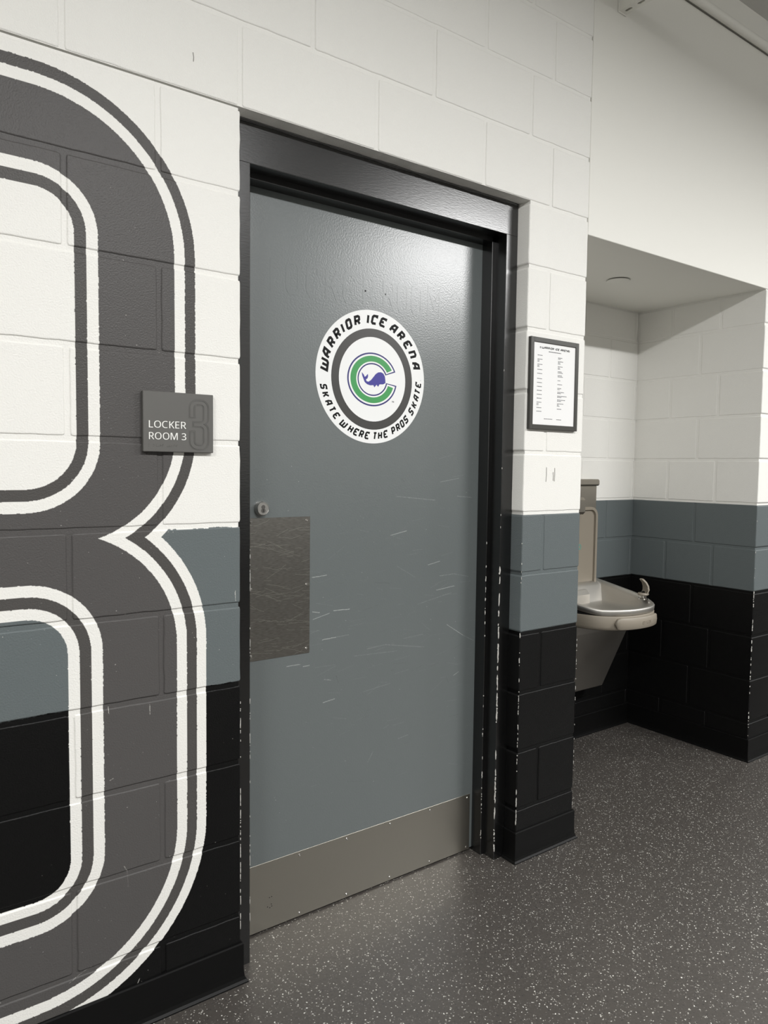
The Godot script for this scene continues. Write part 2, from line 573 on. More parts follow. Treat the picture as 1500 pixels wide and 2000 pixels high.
# one run of wall: origin is the point u = 0 on the floor, turn its heading; u0..u1 along the wall, joints(n) its head joints
func run(parent: Node3D, origin: Vector3, turn: float, u0: float, u1: float, n0: int, n1: int, top: float, joints: Callable, open_l: bool, open_r: bool, mural := false) -> void:
	for n in range(n0, n1):
		var y0 := maxf(ln(n), 0.0)
		var y1 := minf(ln(n + 1), top)
		if y1 - y0 < 0.02: continue
		var cuts := [u0]
		for j: float in joints.call(n):
			if j > u0 + 0.02 and j < u1 - 0.02: cuts.append(j)
		cuts.append(u1)
		cuts.sort()
		for k in cuts.size() - 1:
			var a: float = cuts[k]
			var b: float = cuts[k + 1]
			var il := 0.0 if (k == 0 and open_l) else 0.0052
			var ir := 0.0 if (k == cuts.size() - 2 and open_r) else 0.0052
			var mid := (a + b) / 2
			course_count += 1
			var at := origin + Vector3(mid, y0, 0).rotated(Vector3.UP, turn)
			var is_mural := mural and a > MU_X0 - 0.001 and n <= 10
			var mat: Material
			var mesh: ArrayMesh
			if is_mural:
				mesh = block_mesh(b - a, y1 - y0, il, ir, 0.0052, 0.0052, course_count, Vector2(mid, y0))
				mat = mats.mural
			else:
				mesh = block_mesh(b - a, y1 - y0, il, ir, 0.0052, 0.0052, (course_count * 7) % 4)
				var paint := "black" if n < 4 else ("grey" if n < 6 else "white")
				if (n == 9 or n == 5) and b - a < 0.12: paint += "_rough"
				mat = mats[paint]
			var o := part("concrete_block", mesh, mat, parent, at)
			o.rotation.y = turn
			# blocks are never laid dead flush
			o.position += Vector3(0, 0, 1).rotated(Vector3.UP, turn) * (sin(course_count * 12.9) * 0.0004)

func mortar(parent: Node3D, origin: Vector3, turn: float, u0: float, u1: float, y0: float, y1: float) -> void:
	var bands := [[0.0, ln(4) + 0.0052, "black"], [ln(4) + 0.0052, ln(6) - 0.0052, "grey"], [ln(6) - 0.0052, 9.0, "white"]]
	for b in bands:
		var lo := maxf(y0, b[0])
		var hi := minf(y1, b[1])
		if hi - lo < 0.01: continue
		var o := part("mortar", box(Vector3(u0, lo, -0.185), Vector3(u1, hi, -0.0028)), mats[b[2]], parent, origin)
		o.rotation.y = turn

func bond(first: float, second: float) -> Callable:
	return func(n: int) -> Array:
		var out := []
		var s := first if n % 2 == 1 else second
		for k in range(-14, 24): out.append(s + k * 0.4064)
		return out

# ---------------------------------------------------------------- skirting
func base_profile() -> PackedVector2Array:          # x: distance from the wall, y: height
	return PackedVector2Array([Vector2(0, 0), Vector2(0.016, 0), Vector2(0.0155, 0.003), Vector2(0.011, 0.008), Vector2(0.008, 0.016), Vector2(0.0065, 0.028), Vector2(0.006, 0.04), Vector2(0.006, 0.101), Vector2(0.004, 0.1045), Vector2(0, 0.105)])

# path of floor points; the wall lies to the left of the walking direction seen from above, so the skirting stands out to the right
func skirting(called: String, label: String, path: Array) -> void:
	var pr := base_profile()
	var s := st_new()
	var n := path.size()
	var rows := []
	for i in n:
		var d0: Vector2 = (path[i] - path[i - 1]).normalized() if i > 0 else (path[1] - path[0]).normalized()
		var d1: Vector2 = (path[i + 1] - path[i]).normalized() if i < n - 1 else d0
		var n0 := Vector2(-d0.y, d0.x)
		var n1 := Vector2(-d1.y, d1.x)
		var m := (n0 + n1).normalized()
		m /= maxf(0.4, m.dot(n0))
		var row := []
		for q in pr: row.append(Vector3(path[i].x + m.x * q.x, q.y, path[i].y + m.y * q.x))
		rows.append(row)
	for i in n - 1:
		for k in pr.size() - 1:
			quad(s, rows[i][k], rows[i + 1][k], rows[i + 1][k + 1], rows[i][k + 1])
	for e in [0, n - 1]:
		for k in range(1, pr.size() - 1):
			if e == 0: tri(s, rows[e][0], rows[e][k], rows[e][k + 1])
			else: tri(s, rows[e][0], rows[e][k + 1], rows[e][k])
	var o := part(called, done(s), mats.base, self)
	tag(o, label, "baseboard", "", "structure")

# ---------------------------------------------------------------- chipped paint: small flakes of bare primer on worn edges
func chips(parent: Node, at: Vector3, edge_n: Vector3, y0: float, y1: float, count: int, longest: float, width: float, seed_: int, called := "paint_chips") -> void:
	rng.seed = seed_
	var s := st_new()
	var nn := edge_n.normalized()
	var uu := Vector3.UP.cross(nn)
	var clump := FastNoiseLite.new()
	clump.seed = seed_
	clump.frequency = 14.0
	for k in count:
		var cy := rng.randf_range(y0, y1)
		if clump.get_noise_1d(cy) < rng.randf_range(-0.25, 0.35): continue
		var c := at + Vector3(0, cy, 0) + nn * 0.0004 + uu * rng.randfn(0.0, width * 0.15)
		var hy := rng.randf_range(0.0015, 0.004) if rng.randf() < 0.6 else rng.randf_range(0.004, longest)
		var hx := rng.randf_range(0.3, 0.75) * width
		var ring := []
		for i in 7:
			var a := TAU * i / 7.0
			var q := rng.randf_range(0.65, 1.0)
			ring.append(c + uu * cos(a) * hx * q + Vector3.UP * sin(a) * hy * q)
		for i in 7: tri(s, c + nn * 0.0003, ring[i], ring[(i + 1) % 7])
		for i in 7: quad(s, ring[i] - nn * 0.0012, ring[(i + 1) % 7] - nn * 0.0012, ring[(i + 1) % 7], ring[i])
	var o := part(called, done(s), mats.primer, parent)
	o.set_meta("kind", "stuff")

# ---------------------------------------------------------------- lettering
func glyph(ch: String) -> Array:        # [advance width, strokes...]; the em is one unit high
	match ch:
		"A": return [0.62, [[0, 0], [0, 0.6], [0.2, 1], [0.62, 1], [0.62, 0]], [[0, 0.4], [0.62, 0.4]]]
		"C": return [0.6, [[0.6, 0.74], [0.6, 1], [0.14, 1], [0, 0.84], [0, 0.16], [0.14, 0], [0.6, 0]]]
		"E": return [0.6, [[0.6, 0.8], [0.6, 1], [0.14, 1], [0, 0.84], [0, 0.16], [0.14, 0], [0.6, 0], [0.6, 0.14]], [[0, 0.5], [0.44, 0.5]]]
		"H": return [0.62, [[0, 0], [0, 1]], [[0.62, 0], [0.62, 1]], [[0, 0.5], [0.62, 0.5]]]
		"I": return [0.12, [[0.06, 0], [0.06, 1]]]
		"K": return [0.62, [[0, 0], [0, 1]], [[0, 0.5], [0.3, 0.5], [0.62, 1]], [[0.3, 0.5], [0.62, 0]]]
		"L": return [0.52, [[0, 1], [0, 0], [0.52, 0]]]
		"M": return [0.8, [[0, 0], [0, 1], [0.4, 0.35], [0.8, 1], [0.8, 0]]]
		"N": return [0.62, [[0, 0], [0, 1], [0.46, 1], [0.62, 0.84], [0.62, 0]]]
		"O": return [0.62, [[0.31, 0], [0.12, 0], [0, 0.14], [0, 0.86], [0.12, 1], [0.5, 1], [0.62, 0.86], [0.62, 0.14], [0.5, 0], [0.31, 0]]]
		"P": return [0.6, [[0, 0], [0, 1], [0.46, 1], [0.6, 0.86], [0.6, 0.54], [0.46, 0.42], [0, 0.42]]]
		"R": return [0.62, [[0, 0], [0, 1], [0.46, 1], [0.6, 0.88], [0.6, 0.58], [0.46, 0.46], [0, 0.46]], [[0.36, 0.46], [0.62, 0]]]
		"S": return [0.58, [[0.58, 0.8], [0.58, 1], [0.12, 1], [0, 0.88], [0, 0.62], [0.12, 0.5], [0.46, 0.5], [0.58, 0.38], [0.58, 0.12], [0.46, 0], [0, 0], [0, 0.2]]]
		"T": return [0.6, [[0, 1], [0.6, 1]], [[0.3, 1], [0.3, 0]]]
		"W": return [1.06, [[0, 1], [0, 0], [0.9, 0], [1.06, 0.16], [1.06, 1]], [[0.53, 0], [0.53, 0.8]]]
		"Y": return [0.6, [[0, 1], [0.3, 0.5], [0.6, 1]], [[0.3, 0.5], [0.3, 0]]]
		"3": return [0.6, [[0, 0.8], [0, 0.86], [0.14, 1], [0.46, 1], [0.6, 0.86], [0.6, 0.6], [0.48, 0.5], [0.2, 0.5]], [[0.48, 0.5], [0.6, 0.4], [0.6, 0.14], [0.46, 0], [0.14, 0], [0, 0.14], [0, 0.2]]]
		".": return [0.12, [[0.06, 0], [0.06, 0.12]]]
	return [0.5]

# puts one glyph centred on place; up is its upward direction
func add_glyph(s: SurfaceTool, ch: String, place: Vector2, up: Vector2, h: float, weight: float, slant: float, t0: float, t1: float, wide := 1.0) -> void:
	var g := glyph(ch)
	var right := Vector2(up.y, -up.x)
	var inner := h * (1.0 - weight)
	for k in range(1, g.size()):
		var pts := PackedVector2Array()
		for q in g[k]:
			var gx: float = (q[0] - g[0] / 2) * inner * wide + (q[1] - 0.5) * slant * h
			pts.append(place + right * gx + up * ((q[1] - 0.5) * inner))
		add_stroke(s, pts, h * weight, t0, t1 + (k - 1) * 0.00006)

func text_line(s: SurfaceTool, text: String, left: Vector2, h: float, weight: float, slant: float, gap: float, t0: float, t1: float, wide := 1.0) -> void:
	var x := left.x
	for ch in text:
		if ch == " ":
			x += h * 0.45 * wide
			continue
		var w: float = glyph(ch)[0] * h * (1.0 - weight) * wide + h * weight
		add_glyph(s, ch, Vector2(x + w / 2, left.y + h / 2), Vector2.UP * -1.0, h, weight, slant, t0, t1, wide)
		x += w + gap * h

func screw(parent: Node, at: Vector3, r := 0.0042, turn_x := PI / 2) -> void:
	if not mats.has("screw_mesh"):
		mats.screw_mesh = lathe([Vector2(1.0, 0.0), Vector2(0.96, 0.22), Vector2(0.7, 0.48), Vector2(0.32, 0.58), Vector2(0.3, 0.3), Vector2(0.0, 0.3)], 14)
	var o := part("screw", mats.screw_mesh, mats.chrome, parent, at)
	o.scale = Vector3.ONE * r
	o.rotation.x = turn_x

# ================================================================ the place
func _ready() -> void:
	# camera, solved from the block courses
	var cam := Camera3D.new()
	cam.name = "camera"
	cam.fov = 70.0094
	cam.near = 0.05
	cam.far = 60.0
	cam.position = Vector3(-0.7832, 1.3440, 1.6984)
	cam.rotation = Vector3(-0.0604021, -0.6262139, 0.0116163)
	add_child(cam)
	cam.current = true
	var we := WorldEnvironment.new()
	we.name = "environment"
	var env := Environment.new()
	env.background_mode = Environment.BG_COLOR
	env.background_color = Color(0.02, 0.02, 0.02)
	env.ambient_light_source = Environment.AMBIENT_SOURCE_DISABLED
	env.tonemap_mode = Environment.TONE_MAPPER_LINEAR
	env.tonemap_exposure = 1.07
	env.sdfgi_enabled = true
	env.ssao_enabled = true
	env.ssil_enabled = true
	we.environment = env
	add_child(we)
	make_materials()
	ceiling_fixture(-2.6, 8.8, "across the corridor from the wall past the painted numeral")
	ceiling_fixture(0.2, 8.0, "across the corridor from the grey door")
	ceiling_fixture(3.0, 11.8, "across from the drinking fountain alcove")
	ceiling_fixture(5.8, 8.8, "at the far end of the corridor past the alcove")

	build_shell()
	build_block_walls()
	build_frame()
	build_door()
	build_sticker()
	build_room_sign()
	build_schedule()
	build_fountain()
	build_overhead()

func ceiling_fixture(x: float, energy: float, place: String) -> void:
	var y := 2.96
	var z := 2.4
	var t := thing("pendant_light", "white linear pendant light hanging " + place, "light", Vector3(x, y, z), "linear pendant lights")
	part("housing", box(Vector3(-0.63, 0.066, -0.085), Vector3(0.63, 0.095, 0.085), 0.006), mats.gypsum, t)
	var gl := plain(srgb(250, 248, 240), 0.5)
	gl.emission_enabled = true
	gl.emission = Color(1.0, 0.998, 0.995)
	gl.emission_energy_multiplier = 2.0
	# wraparound lens: glows downwards and to both sides
	part("diffuser", box(Vector3(-0.61, 0.0, -0.075), Vector3(0.61, 0.066, 0.075), 0.004), gl, t)
	for sx in [-0.62, 0.62]:
		part("end_cap", box(Vector3(sx - 0.01, -0.002, -0.082), Vector3(sx + 0.01, 0.07, 0.082), 0.004), mats.gypsum, t)
	for sx in [-0.5, 0.5]:
		part("suspension_rod", box(Vector3(sx - 0.004, 0.095, -0.004), Vector3(sx + 0.004, CEIL - y, 0.004)), mats.dark_metal, t)
	glow(t, Vector2(1.22, 0.15), energy, Vector3(0, -0.004, 0), Vector3(-PI / 2, 0, 0))
	glow(t, Vector2(1.22, 0.060), energy * 0.03, Vector3(0, 0.033, -0.079), Vector3.ZERO)
	glow(t, Vector2(1.22, 0.060), energy * 0.03, Vector3(0, 0.033, 0.079), Vector3(0, PI, 0))

func glow(t: Node3D, size: Vector2, energy: float, at: Vector3, turn: Vector3) -> void:
	var l := AreaLight3D.new()
	l.name = "glow"
	l.area_size = size
	l.area_normalize_energy = true
	l.light_energy = energy
	l.light_color = Color(1.0, 0.998, 0.995)
	l.area_range = 30.0
	l.area_attenuation = 2.0
	l.shadow_enabled = true
	l.position = at
	l.rotation = turn
	t.add_child(l, true)

func slab(called: String, lo: Vector3, hi: Vector3, mat: Material, label: String, category: String) -> MeshInstance3D:
	var o := part(called, box(lo, hi), mat, self)
	tag(o, label, category, "", "structure")
	return o

func banded(called: String, lo: Vector3, hi: Vector3, label: String) -> void:
	var t := thing(called, label, "wall", Vector3.ZERO, "", "structure")
	part("black_band", box(lo, Vector3(hi.x, ln(4), hi.z)), mats.black, t)
	part("grey_band", box(Vector3(lo.x, ln(4), lo.z), Vector3(hi.x, ln(6), hi.z)), mats.grey, t)
	part("white_band", box(Vector3(lo.x, ln(6), lo.z), hi), mats.white, t)

func build_shell() -> void:
	slab("floor", Vector3(X0, -0.12, -0.9), Vector3(X1, 0.0, OPP_Z), mats.floor, "black rubber floor speckled with white granules", "floor")
	slab("ceiling", Vector3(X0, CEIL, -0.3), Vector3(X1, CEIL + 0.15, OPP_Z), mats.ceiling, "dull grey ceiling above the white wall and its pipe", "ceiling")
	banded("wall_opposite", Vector3(X0, 0, OPP_Z), Vector3(X1, CEIL, OPP_Z + 0.15), "corridor wall facing the door, painted white over grey over black")
	banded("wall_end", Vector3(X0 - 0.15, 0, -0.2), Vector3(X0, CEIL, OPP_Z), "end wall of the corridor on the numeral side")
	banded("wall_end_right", Vector3(X1, 0, -0.2), Vector3(X1 + 0.15, CEIL, OPP_Z), "end wall of the corridor past the fountain alcove")
	# smooth plastered wall above the alcove and its soffit
	var g := thing("wall_upper", "smooth white plastered wall above the fountain alcove with its soffit", "wall", Vector3.ZERO, "", "structure")
	part("plaster_face", box(Vector3(PIER_R + 0.0015, SOFFIT, ALC_Z - 0.1), Vector3(X1, 3.147, -0.0015), 0.0015), mats.gypsum, g)
	part("plaster_face", box(Vector3(PIER_R + 0.0015, 3.156, -0.2), Vector3(X1, CEIL, -0.004)), mats.gypsum, g)
	part("recess", box(Vector3(PIER_R + 0.0015, 3.147, -0.2), Vector3(X1, 3.156, -0.04)), mats.gap, g)

func build_block_walls() -> void:
	# wall with the mural, the door opening and the pier
	var w := thing("wall_left", "painted concrete block wall with the large grey numeral around the door", "wall", Vector3.ZERO, "", "structure")
	run(w, Vector3.ZERO, 0.0, -1.6256, 0.0, 0, 11, CEIL, bond(0.0, 0.2032), false, true, true)
	var over := func(n: int) -> Array:
		var out := []
		for k in range(-6, 3): out.append((0.0 if n % 2 == 1 else 0.2032) + k * 0.4064)
		if n % 2 == 1: out.append(1.118)
		return out
	run(w, Vector3.ZERO, 0.0, -1.6256, PIER_R, 11, 17, CEIL, over, false, true)
	var pier := func(n: int) -> Array: return [1.118] if n % 2 == 1 else []
	run(w, Vector3.ZERO, 0.0, DOOR_W, PIER_R, 0, 11, CEIL, pier, true, true)
	mortar(w, Vector3.ZERO, 0.0, -1.6256, MU_X0, 0.0, CEIL)
	mortar(w, Vector3.ZERO, 0.0, MU_X0, PIER_R - 0.005, ln(11) + 0.005, CEIL)
	mortar(w, Vector3.ZERO, 0.0, DOOR_W + 0.005, PIER_R - 0.005, 0.0, ln(11) + 0.005)
	# joints behind the mural carry its paint as well
	var s := SurfaceTool.new()
	s.begin(Mesh.PRIMITIVE_TRIANGLES)
	var q := [Vector3(MU_X0, 0, -0.0028), Vector3(-0.005, 0, -0.0028), Vector3(-0.005, ln(11), -0.0028), Vector3(MU_X0, ln(11), -0.0028)]
	for k in [0, 2, 1, 0, 3, 2]:
		s.set_uv(mural_uv(q[k].x, q[k].y)); s.set_normal(Vector3(0, 0, 1)); s.add_vertex(q[k])
	for e in [[0, 1], [1, 2], [2, 3], [3, 0]]:
		var a: Vector3 = q[e[0]]
		var b: Vector3 = q[e[1]]
		var d := Vector3(0, 0, -0.18)
		var nn: Vector3 = (b - a).cross(Vector3(0, 0, 1)).normalized()
		for v: Vector3 in [a, b, a + d, b, b + d, a + d]:
			s.set_uv(mural_uv(v.x, v.y)); s.set_normal(nn); s.add_vertex(v)
	part("mortar", s.commit(), mats.mural, w)
	chips(w, Vector3(0.0, 0, 0.0), Vector3(1, 0, 1), 0.10, 0.80, 110, 0.013, 0.0026, 301)
	chips(w, Vector3(DOOR_W, 0, 0.0), Vector3(-1, 0, 1), 0.13, 0.80, 190, 0.012, 0.0028, 302)
	chips(w, Vector3(DOOR_W, 0, 0.0), Vector3(-1, 0, 1), 0.80, 1.17, 18, 0.006, 0.0022, 303)
	chips(w, Vector3(PIER_R, 0, 0.0), Vector3(1, 0, 1), 0.12, 0.75, 60, 0.008, 0.003, 304)
	# pencil-like scuffs left on the white paint
	var sc := st_new()
	for e in [[1.126, 1.352, 1.125, 1.303], [1.160, 1.336, 1.161, 1.306], [1.168, 1.350, 1.167, 1.304], [-0.1195, 2.305, -0.1185, 2.285]]:
		add_stroke(sc, PackedVector2Array([Vector2(e[0], e[1]), Vector2((e[0] + e[2]) / 2 + 0.0012, (e[1] + e[3]) / 2), Vector2(e[2], e[3])]), 0.0012, -0.001, 0.0008)
	part("scuff_marks", done(sc), plain(srgb(128, 126, 120), 0.7), w).set_meta("kind", "stuff")
	banded("wall_left_end", Vector3(X0, 0, -0.2), Vector3(-1.6256, CEIL, 0.0), "continuation of the block wall past the numeral, white over grey over black")
	# alcove: back wall, cheeks
	var b := thing("wall_back", "painted block wall at the back of the fountain alcove", "wall", Vector3.ZERO, "", "structure")
	run(b, Vector3(0, 0, ALC_Z), 0.0, PIER_R, ALC_R, 0, 11, SOFFIT, bond(2.317, 2.114), false, false)
	mortar(b, Vector3(0, 0, ALC_Z), 0.0, PIER_R, ALC_R, 0.0, SOFFIT)
	banded("wall_alcove_left", Vector3(PIER_R - 0.1, 0, ALC_Z - 0.19), Vector3(PIER_R - 0.001, SOFFIT, -0.192), "left cheek of the fountain alcove")
	var r := thing("wall_right", "painted block wall forming the right cheek and corner of the fountain alcove", "wall", Vector3.ZERO, "", "structure")
	var cheek := func(n: int) -> Array: return [-0.308] if n % 2 == 1 else [-0.209, -0.461]
	run(r, Vector3(ALC_R, 0, 0), -PI / 2, ALC_Z - 0.1, 0.0, 0, 11, SOFFIT, cheek, false, true)
	mortar(r, Vector3(ALC_R, 0, 0), -PI / 2, ALC_Z - 0.1, -0.005, 0.0, SOFFIT)
	run(r, Vector3.ZERO, 0.0, ALC_R + 0.19, 4.0, 0, 11, SOFFIT, bond(ALC_R + 0.19 + 0.4064, ALC_R + 0.19 + 0.2032), false, false)
	mortar(r, Vector3.ZERO, 0.0, ALC_R + 0.19, 4.0, 0.0, SOFFIT)
	chips(r, Vector3(ALC_R, 0, 0.0), Vector3(-1, 0, 1), 0.12, 0.80, 130, 0.01, 0.0034, 305)
	chips(r, Vector3(ALC_R, 0, 0.0), Vector3(-1, 0, 1), 0.80, 1.15, 8, 0.006, 0.0025, 306)
	banded("wall_right_end", Vector3(4.0, 0, -0.2), Vector3(X1, SOFFIT, 0.0), "block wall beyond the alcove corner, white over grey over black")
	slab("wall_behind_door", Vector3(-0.1, 0, -0.9), Vector3(PIER_R - 0.1, 2.6, -0.6), mats.black, "dark wall of the room behind the closed door", "wall")
	skirting("baseboard_left", "black rubber cove base under the numeral", [Vector2(X0, 0), Vector2(0.0, 0), Vector2(0.0, -0.05)])
	skirting("baseboard_pier", "black rubber cove base wrapped around the narrow pier", [Vector2(DOOR_W, -0.05), Vector2(DOOR_W, 0), Vector2(PIER_R, 0), Vector2(PIER_R, ALC_Z)])
	skirting("baseboard_back", "black rubber cove base along the back of the alcove", [Vector2(PIER_R, ALC_Z), Vector2(ALC_R, ALC_Z)])
	skirting("baseboard_right", "black rubber cove base around the right corner of the alcove", [Vector2(ALC_R, ALC_Z), Vector2(ALC_R, 0), Vector2(X1, 0)])

func build_frame() -> void:
	var t := thing("trim_1", "black painted steel door frame with chipped edges", "door frame", Vector3.ZERO, "", "structure")
	var e := 0.0014
	# jamb section in x and z: face, rabbet, stop, rabbet
	var right := PackedVector2Array([Vector2(1.0155, -0.051), Vector2(0.9652 + e, -0.051), Vector2(0.9652, -0.051 - e), Vector2(0.9652, -0.100), Vector2(0.9493 + e, -0.100), Vector2(0.9493, -0.100 - e), Vector2(0.9493, -0.1475), Vector2(0.9652, -0.1475), Vector2(0.9652, -0.198), Vector2(1.0155, -0.198)])
	var left := PackedVector2Array()
	for q in right: left.append(Vector2(DOOR_W - q.x, q.y))
	left.reverse()
	var ht := ln(11)
	part("jamb", prism(right, 0.0, ht - 0.1016, "xz_y"), mats.frame, t)
	part("jamb", prism(left, 0.0, ht - 0.1016, "xz_y"), mats.frame, t)
	var hb := ht - 0.1016
	var head := PackedVector2Array([Vector2(ht - 0.0005, -0.051), Vector2(hb + e, -0.051), Vector2(hb, -0.051 - e), Vector2(hb, -0.100), Vector2(hb - 0.0159 + e, -0.100), Vector2(hb - 0.0159, -0.100 - e), Vector2(hb - 0.0159, -0.1475), Vector2(hb, -0.1475), Vector2(hb, -0.198), Vector2(ht - 0.0005, -0.198)])
	part("head", prism(head, 0.0005, DOOR_W - 0.0005, "yz_x"), mats.frame, t)
	# caulk bead between head and lintel
	var s := st_new(0)
	rng.seed = 4
	var n := 60
	var rows := []
	for k in n + 1:
		var x := lerpf(0.002, DOOR_W - 0.002, float(k) / n)
		var r := 0.004 + 0.0012 * sin(k * 0.7) + rng.randfn(0.0, 0.0005)
		var row := []
		for a in 5:
			var an := deg_to_rad(-90 + a * 22.5)
			row.append(Vector3(x, ht + 0.004 + sin(an) * r * 1.4, -0.0515 + cos(an) * r))
		rows.append(row)
	for k in n:
		for a in 4: quad(s, rows[k][a], rows[k + 1][a], rows[k + 1][a + 1], rows[k][a + 1])
	part("caulk_bead", done(s), mats.frame, t)
	chips(t, Vector3(0.9652, 0, -0.051), Vector3(-1, 0, 1), 0.04, 1.02, 300, 0.022, 0.004, 311)
	chips(t, Vector3(0.9652, 0, -0.051), Vector3(-1, 0, 1), 1.02, 1.9, 14, 0.005, 0.002, 312)
	chips(t, Vector3(0.9493, 0, -0.100), Vector3(-1, 0, 1), 0.03, 1.15, 100, 0.008, 0.0028, 313)
	chips(t, Vector3(0.0508, 0, -0.051), Vector3(1, 0, 1), 0.08, 1.2, 110, 0.014, 0.002, 314)

func uv_box(lo: Vector3, hi: Vector3) -> ArrayMesh:
	var s := st_new()
	var c := (lo + hi) * 0.5
	for a in 3:
		var b := (a + 1) % 3
		var d := (a + 2) % 3
		for sa in [-1.0, 1.0]:
			var pts := []
			for q in [[-1, -1], [1, -1], [1, 1], [-1, 1]]:
				var v := Vector3.ZERO
				v[a] = sa * (hi[a] - lo[a]) / 2; v[b] = q[0] * (hi[b] - lo[b]) / 2; v[d] = q[1] * (hi[d] - lo[d]) / 2
				pts.append(c + v)
			var nrm: Vector3 = (pts[1] - pts[0]).cross(pts[2] - pts[0])
			var order := [0, 2, 1, 0, 3, 2] if nrm[a] * sa > 0.0 else [0, 1, 2, 0, 2, 3]
			for k: int in order:
				s.set_uv(Vector2((pts[k].x - 0.05) / 0.92, 1.0 - pts[k].y / 2.12))
				s.add_vertex(pts[k])
	return done(s)

func build_door() -> void:
	var fz := -0.1480
	var t := thing("door_1", "grey painted steel door with push plate and kick plate", "door", Vector3.ZERO, "", "structure")
	part("door_leaf", uv_box(Vector3(0.0535, 0.010, fz - 0.044), Vector3(0.9625, 2.108, fz)), mats.door, t)
	# letters once stuck on the door and painted over
	var s := st_new()
	var xs := [0.165, 0.2285, 0.293, 0.357, 0.4175, 0.489, 0.563, 0.617, 0.672, 0.742, 0.838]
	var word := "LOCKERROOM3"
	for k in word.length():
		add_glyph(s, word[k], Vector2(xs[k] + (0.012 if k == 0 else 0.0), 1.874), Vector2(0, 1), 0.094, 0.12, 0.0, fz - 0.001, fz + 0.00026, 0.72)
	part("painted_over_lettering", done(s), mats.door_plain, t)
	var pz := fz + 0.0012
	var pp := part("push_plate", box(Vector3(0.0835, 0.7985, fz), Vector3(0.2867, 1.2005, pz), 0.0005), mats.steel, t, Vector3.ZERO, "scratched brushed steel push plate")
	for y in [0.8138, 1.0025, 1.1898]:
		for x in [0.0985, 0.2752]: screw(pp, Vector3(x, y, pz))
	var kp := part("kick_plate", box(Vector3(0.0755, 0.006, fz), Vector3(0.9385, 0.2055, pz), 0.0005), mats.kick_steel, t, Vector3.ZERO, "brushed steel kick plate along the door bottom")
	for k in 6:
		for y in [0.0165, 0.194]: screw(kp, Vector3(0.0895 + k * 0.1669, y, pz), 0.0036)
	# old holes from a removed door stop
	for q in [[0.165, 0.098], [0.158, 0.097], [0.152, 0.071], [0.164, 0.076], [0.1655, 0.0695], [0.159, 0.0665]]:
		part("screw_hole", lathe([Vector2(0.0016, 0.0), Vector2(0.0014, 0.0002), Vector2(0.0, 0.0002)], 8), mats.gap, kp, Vector3(q[0], q[1], pz)).rotation.x = PI / 2
	# mortise lock cylinder with collar
	var c := Vector3(0.1290, 1.2270, fz)
	var lk := part("lock_cylinder", lathe([Vector2(0.0205, 0.0), Vector2(0.0205, 0.004), Vector2(0.0195, 0.010), Vector2(0.0178, 0.0155), Vector2(0.0165, 0.0165), Vector2(0.0158, 0.0160), Vector2(0.0, 0.0160)], 40), mats.satin, t, c, "steel lock cylinder")
	lk.rotation.x = PI / 2
	var core := st_new()
	add_prism(core, arc(Vector2(0, 0.0048), 0.0058, 0.0058, 0, 345, 23), 0.0160, 0.0166, "xy_z")
	add_prism(core, arc(Vector2(0, -0.0052), 0.0066, 0.0066, 0, 345, 23), 0.0160, 0.0164, "xy_z")
	var kc := part("key_core", done(core), mats.core, lk)
	kc.rotation.x = -PI / 2
	var slot := st_new()
	add_box(slot, Vector3(-0.0007, -0.0095, 0.0160), Vector3(0.0007, -0.001, 0.0168))
	var ks := part("keyway", done(slot), mats.gap, lk)
	ks.rotation.x = -PI / 2

func disc(c: Vector2, r: float, t0: float, t1: float, seg := 72) -> ArrayMesh:
	var p := PackedVector2Array()
	for k in seg: p.append(c + Vector2(cos(TAU * k / seg), sin(TAU * k / seg)) * r)
	return prism(p, t0, t1, "xy_z")

func sector(c: Vector2, ax: float, ay: float, bx: float, by: float, a0: float, a1: float, t0: float, t1: float) -> ArrayMesh:
	var p := arc(c, ax, ay, a0, a1, 72)
	var q := arc(c, bx, by, a1, a0, 72)
	p.append_array(q)
	return prism(p, t0, t1, "xy_z")

